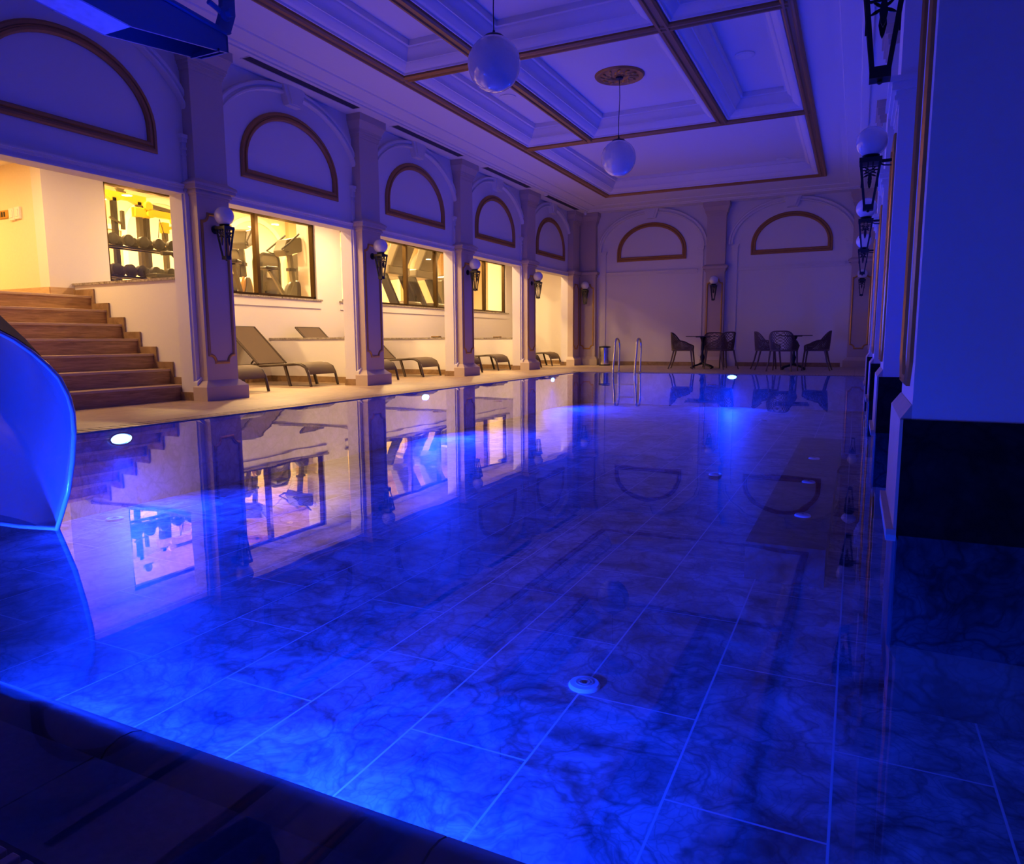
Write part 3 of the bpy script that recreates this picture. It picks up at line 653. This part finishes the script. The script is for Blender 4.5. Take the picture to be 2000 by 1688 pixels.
for y in (.55, 1.02): MB().tube([(.05, y, 1.52-(.1 if y > 1 else 0)), (.05, y-.04, 1.2), (.05, y+.1, 1.2)], .008, 6, True).build('strap_handle', 'gym_black', t)
MB().bar((0, .4, 1.72), (0, .85, 1.68), .1, .06).bar((0, .85, 1.68), (0, 1.0, 1.56), .05, .04).build('dark_arm', 'gym_grey', t)
b = MB()
for k in range(8): b.box(-.08, .08, -.5, -.32, .2+k*.06, .25+k*.06)
b.build('weight_stack', 'gym_black', t)
# exercise bikes
def bike(label, loc, rz, body):
    t = thing('exercise_bike', label, 'exercise bike', loc, rz, 'exercise bikes')
    MB().lathe([(.02, -.07), (.22, -.07), (.3, -.05), (.32, 0), (.3, .05), (.22, .07), (.02, .07)], (0, .1, .33), 28, 'X').build('flywheel_cover', body, t)
    MB().prism([(-.28, 0), (.42, 0), (.3, .3), (.12, .62), (-.02, .62), (-.2, .3)], lambda a, z, h: Vector((h, a, z)), -.09, .09).build('shell', 'gym_grey', t, bevel=.03)
    MB().bar((0, .03, .55), (0, -.05, 1.2), .08, .08).build('post', 'gym_grey', t); MB().box(-.05, .05, -.1, .08, .82, .88).build('bottle_holder', 'gym_black', t)
    q = MB().prism([(-.24, -.1), (.2, -.12), (.3, .03), (.24, .16), (-.1, .2), (-.28, .02)], lambda a, z, h: Vector((h, a, z)), -.16, .16); q.moved(Matrix.Translation((0, -.05, 1.27)) @ Matrix.Rotation(.35, 4, 'X')); con = q.build('console', 'gym_grey', t, bevel=.02)
    MB().box(-.12, .12, -.2, -.12, 1.24, 1.42).build('screen', 'gym_black', con, bevel=.01)
    for s in (-1, 1): MB().tube([(s*.1, -.1, 1.2), (s*.2, -.3, 1.16), (s*.22, -.42, 1.2), (s*.22, -.2, 1.36), (s*.2, .05, 1.55)], .018, 8).build('handlebar', 'gym_black', t)
    MB().bar((0, -.2, .3), (0, -.55, .8), .06, .06).build('seat_post', 'gym_grey', t); MB().box(-.13, .13, -.72, -.42, .8, .87).build('saddle', 'gym_black', t, bevel=.03)
    for s in (-1, 1): MB().box(min(s*.1, s*.2), max(s*.1, s*.2), .02, .2, .2, .24).build('pedal', 'gym_black', t)
    MB().box(-.25, .25, -.5, -.42, 0, .05).box(-.25, .25, .45, .52, 0, .05).box(-.05, .05, -.5, .5, .02, .08).build('base', 'gym_black', t)
    return t
bike('grey exercise bike seen through the left pane, half hidden by a column', (-10.4, 9.95, GZ), .5, 'gym_bronze')
bike('grey exercise bike seen through the right pane beside the white pier', (-10.4, 11.22, GZ), -.1, 'gym_grey')
bike('third exercise bike with low cover between the two taller ones', (-10.7, 10.95, GZ-.2), .9, 'gym_grey') if False else None
def kiosk(label, loc, rz):
    t = thing('weight_machine', label, 'gym machine', loc, rz, 'weight machine towers')
    out = [(-.3, 0), (.3, 0), (.3, 1.2)]+arc(.18, 1.2, .12, .18, 0, PI/2, 6)[1:]+arc(-.18, 1.2, .12, .18, PI/2, PI, 6)+[(-.3, 1.2)]
    MB().prism(out, lambda a, z, h: Vector((h, a, z)), -.12, .1).build('shroud', 'kiosk_face', t, bevel=.015)
    MB().sweep(out, [(-.02, .1), (-.02, .13), (.015, .13), (.015, .1)], lambda a, z, h: Vector((h, a, z))).build('edge_trim', 'gym_black', t)
    b = MB()
    for k in range(6): b.box(.1, .14, -.17, .17, .15+k*.07, .2+k*.07)
    b.build('weight_plates', 'gym_black', t); MB().box(.1, .13, -.1, .1, .85, .98).build('placard', 'gym_light_grey', t)
    return t
kk = kiosk('dark round-topped weight machine tower behind the bikes', (-12.2, 12.35, GZ), 0)
dup(kk, (-12.2, 11.2, GZ), 0, 'dark weight machine tower behind the left bike console')
dup(kk, (-12.4, 14.15, GZ), .2, 'dark weight machine tower right of the white gym pier')
dup(kk, (-11.4, 18.9, GZ), 0, 'dark weight machine tower at the right edge of the treadmill window')
# treadmills
def treadmill(label, loc, rz):
    t = thing('treadmill', label, 'treadmill', loc, rz, 'treadmills')   # belt runs along -Y from the console
    MB().box(-.4, .4, -1.9, .1, .06, .2).build('deck', 'gym_grey', t, bevel=.03); MB().box(-.27, .27, -1.85, -.1, .2, .206).build('belt', 'gym_black', t)
    for s in (-1, 1):
        MB().prism([(.18, .15), (.42, .15), (.0, 1.05), (-.22, 1.05)], lambda a, z, h: Vector((h, a, z)), s*.40-.05, s*.40+.05).build('upright', 'gym_black', t, bevel=.02)
        MB().bar((s*.38, -.1, 1.03), (s*.38, -.75, .98), .07, .07).build('handrail', 'gym_light_grey', t)
    q = MB().box(-.46, .46, -.3, .12, .98, 1.18); con = q.build('console', 'gym_light_grey', t, bevel=.04)
    MB().prism([(-.1, 1.15), (.12, 1.15), (.42, 1.75), (.3, 1.8), (.14, 1.8)], lambda a, z, h: Vector((h, a, z)), -.34, .34).build('display_back', 'gym_light_grey', con, bevel=.04)
    MB().box(-.38, .38, .12, .5, .04, .34).build('motor_hood', 'gym_light_grey', t, bevel=.05)
    return t
treadmill('left grey treadmill with slanted uprights behind the window', (-10.05, 14.35, GZ), -PI/2); treadmill('right grey treadmill with slanted uprights behind the window', (-10.05, 15.55, GZ), -PI/2)
t = thing('wall_mirror', 'tall dark glass panel with rounded top at the end of the bike window', 'mirror', (-13.9, 15.3, GZ+.2)); MB().prism([(-.35, 0), (.35, 0), (.35, 1.3)]+arc(0, 1.3, .35, .3, 0, PI, 12)[1:], lambda a, z, h: Vector((h, a, z)), -.02, .02).build('glass', 'kiosk_face', t)

# ------------------------------------------------------------------ loungers
def lounger(label, loc, back, arms, group='sun loungers in the alcoves'):
    t = thing('sun_lounger', label, 'sun lounger', loc, 0, group)   # foot end at x=0 (+X), head towards -X
    def seatz(x): return .36 if x < -.42 else .36-.0*x
    # seat sling: flat then curving down at the foot
    prof = [(-1.05, .33), (-.8, .325), (-.55, .335), (-.42, .355), (-.3, .365), (-.18, .355), (-.09, .32), (-.035, .26), (-.01, .2)]
    b = MB(); n = len(prof); vs = []
    for dz in (0, -.018):
        for s in (-.29, .29): vs += [(x, s, z+dz) for x, z in prof]
    fs = [(i, i+1, n+i+1, n+i) for i in range(n-1)]+[(2*n+i, 3*n+i, 3*n+i+1, 2*n+i+1) for i in range(n-1)]+[(i, 2*n+i, 2*n+i+1, i+1) for i in range(n-1)]+[(n+i, n+i+1, 3*n+i+1, 3*n+i) for i in range(n-1)]+[(0, n, 3*n, 2*n), (n-1, 3*n-1, 4*n-1, 2*n-1)]
    b.add(vs, fs); b.build('seat_sling', 'lounger_fabric', t)
    bx, bz = (-1.72, .93) if back else (-1.82, .58)
    h = Vector((-1.05, 0, .335)); tp = Vector((bx, 0, bz)); d = (tp-h)
    MB().bar(h+Vector((-.01, 0, .0)), tp, .56, .018, up=(0, 0, 1)).build('backrest_sling', 'lounger_fabric', t)
    for s in (-1, 1):
        y = s*.31; MB().tube([(-1.95, y, .30), (-1.0, y, .305), (-.42, y, .335), (-.3, y, .345), (-.18, y, .335), (-.08, y, .29), (-.03, y, .2), (.02, y, .0)], .02, 8).build('side_rail', 'lounger_frame', t)
        MB().tube([h+Vector((0, y, 0)), tp+Vector((0, y, 0))], .016, 8).build('back_rail', 'lounger_frame', t)
        MB().bar((-.5, y*.97, .32), (-.4, y*.97, 0), .03, .04).build('leg', 'lounger_frame', t)
        MB().bar((-1.75, y, .3), (-1.8, y, 0), .03, .04).build('leg', 'lounger_frame', t)
        if arms: MB().box(-1.2, -.85, y-.02, y+.02, .52, .545).box(-.88, -.85, y-.02, y+.02, .32, .53).build('armrest', 'lounger_frame', t)
    MB().tube([tp+Vector((0, -.31, 0)), tp+Vector((0, .31, 0))], .016, 8).build('head_bar', 'lounger_frame', t)
    MB().bar((-1.6, -.29, .3), (-1.6, .29, .3), .03, .03).build('cross_bar', 'lounger_frame', t)
    MB().bar((-1.72, .2, .32), (-1.4, .2, .62) if back else (-1.4, .2, .33), .02, .02).build('back_prop', 'lounger_frame', t)
    return t
bay = ['second bay', 'third bay', 'fourth bay', 'last bay']
proto = {}
for k in range(4):
    for j, (dy, dx) in enumerate(((7.02, -7.33), (8.62, -7.44))):
        y = dy+BAY*k; x = dx+.07*k; key = (k < 2, j == 0)
        lb = 'brown sling sun lounger in the %s, %s of the two' % (bay[k], 'left' if j == 0 else 'right')
        if key not in proto: proto[key] = lounger(lb, (x, y, 0), *key)
        else: dup(proto[key], (x, y, 0), 0, lb)
for k, (x, y) in enumerate(((-7.5, 9.38), (-7.72, 12.39), (-7.85, 15.39))):
    t = thing('wooden_tray', 'small wooden tray lying on the %s marble ledge from the left' % ['first', 'second', 'third'][k], 'tray', (x, y, .75), 0, 'trays on the ledges')
    MB().box(-.09, .09, -.05, .05, 0, .012).build('base', 'gym_bronze', t); MB().sweep([(-.09, -.05), (.09, -.05), (.09, .05), (-.09, .05)], [(0, 0), (0, .025), (.01, .025), (.01, 0)], XY).build('tray_rim', 'gym_bronze', t)

# ------------------------------------------------------------------ tables and chairs
def lattice_shell(fn, nu, nv, name, m, parent, th=.017):
    """diamond lattice over fn(u, v), thickened bars with open holes"""
    idx = {}; vs = []; fs = []
    def V(i, j):
        if (i, j) not in idx: idx[(i, j)] = len(vs); vs.append(fn(i/nu, j/nv))
        return idx[(i, j)]
    for i in range(-1, nu+1):
        for j in range(-1, nv+1):
            if (i+j) % 2: continue
            q = [(i, j), (i+1, j-1), (i+2, j), (i+1, j+1)]; q = [(a, c) for a, c in q if 0 <= a <= nu and 0 <= c <= nv]
            if len(q) >= 3: fs.append(tuple(V(*p) for p in q))
    b = MB().add(vs, fs); o = b.build(name, m, parent)
    w_ = o.modifiers.new('w', 'WIREFRAME'); w_.thickness = th; w_.use_even_offset = False; w_.use_boundary = True; w_.use_replace = True
    return o
def armchair(label, loc, rz):
    t = thing('armchair', label, 'chair', loc, rz, 'lattice armchairs at the tables')    # faces +Y
    def rim(u):   # u 0..1 around from front-left arm over the back to front-right arm
        a = PI*(1.0+.02)-u*PI*1.04+0
        x = .27*math.cos(a); y = -.22*math.sin(a) if math.sin(a) > 0 else .0
        k = abs(2*u-1)
        y = .24*k**1.5*1.0-.24*(1-k**2)**.5*1.0+.0
        x = math.copysign(.275*min(1, (1-abs(1-k)**2.2))**.5, 2*u-1) if k > 0 else 0
        h = .64+.19*max(0, (1-(k/.62)**2.2)) if k < .62 else .64-.11*((k-.62)/.38)**2.5
        return x, y, h
    def fn(u, v):
        x, y, h = rim(u); z0 = .43; s = .86+.14*v**.7
        return Vector((x*s, y*s-(1-v)*.0, z0+(h-z0)*v))
    lb = lattice_shell(fn, 56, 12, 'lattice_back', 'chair_resin', t)
    MB().tube([Vector(rim(i/40)) for i in range(41)], .013, 8).build('top_rim', 'chair_resin', lb)
    sp = [(x_*.98, y_) for x_, y_ in [(-.23, .24), (-.24, 0), (-.2, -.17), (-.1, -.215), (.1, -.215), (.2, -.17), (.24, 0), (.23, .24)]]
    MB().prism(sp, XY, .415, .445).build('seat', 'chair_resin', t, bevel=.01)
    MB().tube([fn(i/40, .03) for i in range(41)], .016, 8).build('lower_rim', 'chair_resin', lb)
    for sx in (-1, 1):
        MB().tube([(sx*.255, .24, .52), (sx*.235, .235, .42), (sx*.24, .26, .2), (sx*.255, .28, 0)], [.018, .02, .017, .013], 8).build('leg', 'chair_resin', t)
        MB().tube([(sx*.21, -.15, .43), (sx*.225, -.2, .2), (sx*.25, -.27, 0)], [.02, .017, .013], 8).build('leg', 'chair_resin', t)
    return t
def cafe_table(label, loc):
    t = thing('cafe_table', label, 'table', loc, .1, 'square pedestal tables')
    MB().box(-.35, .35, -.35, .35, .735, .75).build('tabletop', 'table_top', t, bevel=.003)
    MB().lathe([(.02, .1), (.045, .12), (.03, .16), (.045, .22), (.055, .27), (.03, .33), (.025, .4), (.035, .45), (.028, .6), (.04, .66), (.06, .7), (.07, .73)], n=20).build('pedestal', 'iron', t)
    MB().box(-.16, .16, -.02, .02, .72, .735).box(-.02, .02, -.16, .16, .72, .735).build('top_bracket', 'iron', t)
    for k in range(4):
        a = PI/4+k*PI/2; c, s = math.cos(a), math.sin(a)
        MB().tube([(.02*c, .02*s, .12), (.14*c, .14*s, .085), (.26*c, .26*s, .06), (.32*c, .32*s, .02)], [.03, .022, .02, .026], 8).build('foot', 'iron', t)
    return t
cafe_table('dark square cafe table on iron pedestal, left of the two by the back wall', (-3.2, 16.75, 0))
cafe_table('dark square cafe table on iron pedestal, right of the two by the back wall', (-1.22, 16.68, 0))
A0 = armchair('brown lattice armchair left of the left table', (-3.63, 16.5, 0), -PI/2+.1)
dup(A0, (-2.72, 16.5, 0), PI/2-.55, 'brown lattice armchair right of the left table, nearest the camera')
dup(A0, (-3.02, 17.3, 0), PI+.25, 'brown lattice armchair behind the left table')
dup(A0, (-1.78, 16.5, 0), -PI/2+.3, 'brown lattice armchair left of the right table')
dup(A0, (-1.38, 15.86, 0), -.15, 'brown lattice armchair with its back to the camera at the right table')
dup(A0, (-.72, 16.42, 0), PI/2-.05, 'brown lattice armchair right of the right table')
# bin
t = thing('pedal_bin', 'small chrome pedal bin by the back wall left of the ladder', 'bin', (-6.02, 18.1, 0))
MB().lathe([(.15, .02), (.15, .47)], n=32).build('body', 'chrome', t); MB().lathe([(.155, 0), (.155, .03)], n=32).build('base_ring', 'gym_black', t)
MB().lathe([(.155, .47), (.157, .49), (.15, .505), (.02, .52)], n=32).build('lid', 'gym_black', t); MB().box(-.04, .04, -.2, -.14, .01, .03).build('pedal', 'gym_black', t)
# pool ladder
t = thing('pool_ladder', 'chrome pool ladder with two curved handrails at the far edge', 'ladder')
for x in (-4.55, -4.08):
    pts = [(x, 14.62, 0), (x, 14.64, .3), (x, 14.66, .5)]
    pts += [(x, 14.5+.155*math.cos(a), .56+.14*math.sin(a)) for a in [PI*i/10 for i in range(11)]]
    pts += [(x, 14.33, .4), (x, 14.26, .2), (x, 14.22, 0), (x, 14.22, -.2), (x, 14.24, -.6)]
    MB().tube(pts, .021, 12).build('handrail', 'chrome', t); MB().lathe([(.045, 0), (.045, .012), (.03, .02)], (x, 14.62, 0), 20).build('floor_flange', 'chrome', t)
for z in (-.25, -.5): MB().box(-4.55, -4.08, 14.2, 14.27, z, z+.02).build('step', 'chrome', t)

# ------------------------------------------------------------------ in the pool
t = thing('underwater_bench', 'submerged stone bench along the right side of the pool', 'bench')
MB().box(-.5, -.09, 4.0, 8.6, PZ, -.44).build('bench_body', 'bench_stone_shaded', t)
def inlet(label, loc, r=.062):
    t = thing('pool_inlet', label, 'inlet', loc, 0, 'round white pool inlets')
    MB().lathe([(r, 0), (r, .006), (r*.9, .014), (r*.72, .015)], n=32).build('flange', 'inlet_plastic', t); fl = t.children[0]
    MB().sweep(arc(0, 0, r*.5, r*.5, 0, 2*PI, 28)[:-1], [(-.003, .014), (-.003, .018), (.003, .018), (.003, .014)], XY).sweep(arc(0, 0, r*.32, r*.32, 0, 2*PI, 24)[:-1], [(-.003, .014), (-.003, .019), (.003, .019), (.003, .014)], XY).build('rings', 'plinth_light', fl)
    MB().lathe([(.01, .014), (.01, .02)], n=12).build('centre_hole', 'gym_black', fl)
    return t
i0 = inlet('round white inlet on the pool floor nearest to the camera', (-.881, 2.442, PZ))
for loc, lb in (((-5.0, 3.38, PZ), 'round white inlet on the pool floor below the staircase reflection'), ((-1.184, 7.02, PZ), 'round white inlet on the pool floor left of the submerged bench'), ((-1.307, 12.09, PZ), 'small round white inlet far down the pool floor'),
                ((-.25, 4.74, -.44), 'round white jet on the submerged bench, nearest of three'), ((-.28, 5.9, -.44), 'round white jet on the submerged bench, middle of three'), ((-.3, 7.1, -.44), 'round white jet on the submerged bench, farthest of three')):
    q = dup(i0, loc, 0, lb)
    if loc[2] > -.5: q.scale = (.8, .8, .8)
def pool_light(label, loc, rz, up, fl, fdir=(1, 0, -.7), udir=(.45, 0, 1), ucone=2.05, fcone=2.75):
    t = thing('pool_light', label, 'lamp', loc, rz, 'underwater pool lights')    # faces local +X
    q = MB().lathe([(1, 0), (1, .01), (.8, .02), (.02, .024)], (0, 0, 0), 28, 'X'); q.moved(Matrix.Diagonal((1, .085, .038, 1))); q.build('lens', 'lamp_blue', t)
    MB().sweep(arc(0, 0, .09, .043, 0, 2*PI, 28)[:-1], [(0, 0), (0, .02), (-.012, .02), (-.012, 0)], lambda a, z, h: Vector((h, a, z))).build('rim', 'chrome', t)
    if up: lamp('upward_beam', 'SPOT', (.05, 0, 0), up, BLUE, t, .06, rot=aim(udir), spot=ucone, blend=.7)
    if fl: lamp('floor_beam', 'SPOT', (.05, 0, 0), fl, BLUE, t, .05, rot=aim(fdir), spot=fcone, blend=1)
    return t
LZP = -.085
pool_light('blue underwater light on the left pool wall below the staircase', (PX0+.005, 3.68, LZP), 0, P_POOL_UP, P_POOL_FLOOR*.35)
pool_light('blue underwater light on the left pool wall below the second column', (PX0+.005, 8.16, LZP), 0, P_POOL_UP, P_POOL_FLOOR*.75, (1, 0, -.55))
pool_light('blue underwater light on the left pool wall near the far corner', (PX0+.005, 12.7, LZP), 0, P_POOL_UP, P_POOL_FLOOR*.75, (1, 0, -.55))
pool_light('blue underwater light on the far pool wall below the tables', (-2.15, PY1-.005, -.06), -PI/2, P_POOL_UP, P_POOL_FLOOR*.4)
pool_light('blue underwater light on the near pool wall under the rim', (-2.5, PY0+.005, -.3), PI/2, P_POOL_UP*2.2, P_POOL_FLOOR*.2, (1, -.5, -.7), (.7, .35, .9), 1.7, 2.5)
pool_light('added unseen blue light under the middle of the near rim, brightening the pool floor', (-1.3, PY0+.005, -.25), PI/2, P_POOL_UP*.25, P_POOL_FLOOR*.34, (1, .1, -.75), (.45, 0, 1), 2.05, 2.6)  # added lamp, fills the middle of the pool floor with blue
pool_light('blue underwater light on the near pool wall before the nearest pillar', (.9, PY0+.005, -.3), PI/2, P_POOL_UP*.06, P_POOL_FLOOR*.01, (1, 0, -1))

# ------------------------------------------------------------------ water slide
half = [(-2.66, .0), (-2.625, .06), (-2.576, .145), (-2.535, .26), (-2.512, .356), (-2.509, .433), (-2.525, .49), (-2.567, .552), (-2.629, .595), (-2.709, .64), (-2.81, .684), (-2.917, .718), (-3.03, .735)]
cx = -3.12
right = [(x-cx, z) for x, z in half]; ring = right+[(-x, z) for x, z in right[::-1]]; ring += [(-.23, -.015), (0, -.02), (.23, -.015)]
t = thing('water_slide', 'wide open end of a glossy slide glowing blue at the left edge', 'slide')
def slide_ring(s, off=0, flare=0):
    # s: distance back from the mouth; the tube leans back, left and up
    base = Vector((cx-.85*s-.12*s*s, 1.57+.34*s, .05*s+.12*s*s)); k = 1-.10*min(s, 1)+flare
    out = []
    for x, z in ring:
        cxz = Vector((0, .36)); p = Vector((x, z))-cxz; p = p*(1+off/max(p.length, .01)); p = p*k+cxz
        out.append(Vector((base.x+p.x, base.y+.25*p.x*min(s, 1), base.z+p.y)))
    return out
n = len(ring); S = [i*.12 for i in range(22)]
b = MB(); vs = []
for s in S: vs += slide_ring(s)
for s in S[::-1]: vs += slide_ring(s, .008)
m = 2*len(S)
fs = [(i*n+j, i*n+(j+1) % n, ((i+1) % m)*n+(j+1) % n, ((i+1) % m)*n+j) for i in range(m) for j in range(n)]
b.add(vs, fs); b.build('chute', 'gelcoat', t, smooth=60)
b = MB(); vs = []
for s in S: vs += slide_ring(s+.012, .009)
for s in S[::-1]: vs += slide_ring(s+.012, .022)
b.add(vs, fs); b.build('outer_shell', 'slide_outer', t, smooth=60, label='dark outer shell')
lip = slide_ring(0, .01); b = MB().tube([p+Vector((0, -.004, 0)) for p in lip], .009, 8, True); b.build('rolled_lip', 'gelcoat', t, smooth=60)
# overhead steel beam carrying the upper part of the slide
t = thing('overhead_beam', 'blue lit steel box beam with bolted end plate at the top left', 'beam')
mpX = lambda y, z, x: Vector((x, y, z))
side = [(1.2, 2.19), (2.07, 2.111), (2.298, 2.09), (2.778, 2.155), (2.845, 2.166), (2.844, 2.248), (2.462, 2.27), (1.2, 2.36)]
MB().prism(side, mpX, -3.012, -3.0).build('near_plate', 'painted_steel', t)
MB().prism(side, mpX, -3.2, -3.188).build('far_plate', 'painted_steel', t)
MB().prism([(1.2, 2.19), (2.07, 2.111), (2.298, 2.09), (2.298, 2.105), (1.2, 2.205)], mpX, -3.188, -3.012).build('bottom_plate', 'caustic_paint', t, label='bottom plate with pale caustic light mottled into its paint')
MB().prism([(2.298, 2.2), (2.845, 2.23), (2.845, 2.24), (2.298, 2.212)], mpX, -3.188, -3.012).box(-3.188, -3.012, 2.29, 2.3, 2.1, 2.21).build('recess_top', 'gym_black', t)
MB().box(-3.2, -3.0, 2.78, 2.79, 2.15, 2.17).box(-3.2, -3.0, 2.84, 2.85, 2.166, 2.248).build('end_plate', 'painted_steel', t)
MB().prism([(1.2, 2.36), (2.844, 2.248), (2.86, 2.262), (1.2, 2.376)], mpX, -3.22, -2.98).build('top_flange', 'painted_steel', t)
MB().prism([(2.78, 2.26), (2.86, 2.258), (2.885, 2.32), (2.90, 2.36), (2.905, 4.1), (2.83, 4.1), (2.82, 2.4), (2.81, 2.34)], mpX, -3.02, -2.99).build('hanger_plate', 'painted_steel', t)
MB().lathe([(.035, 0), (.035, .02), (.02, .022), (.02, .05)], (-2.99, 2.83, 2.345), 16, 'X').build('bolt', 'painted_steel', t)
MB().tube([(-3.0, 2.83, 2.345), (-2.98, 2.76, 2.35), (-2.98, 2.72, 2.36)], .014, 8).build('hook', 'painted_steel', t)
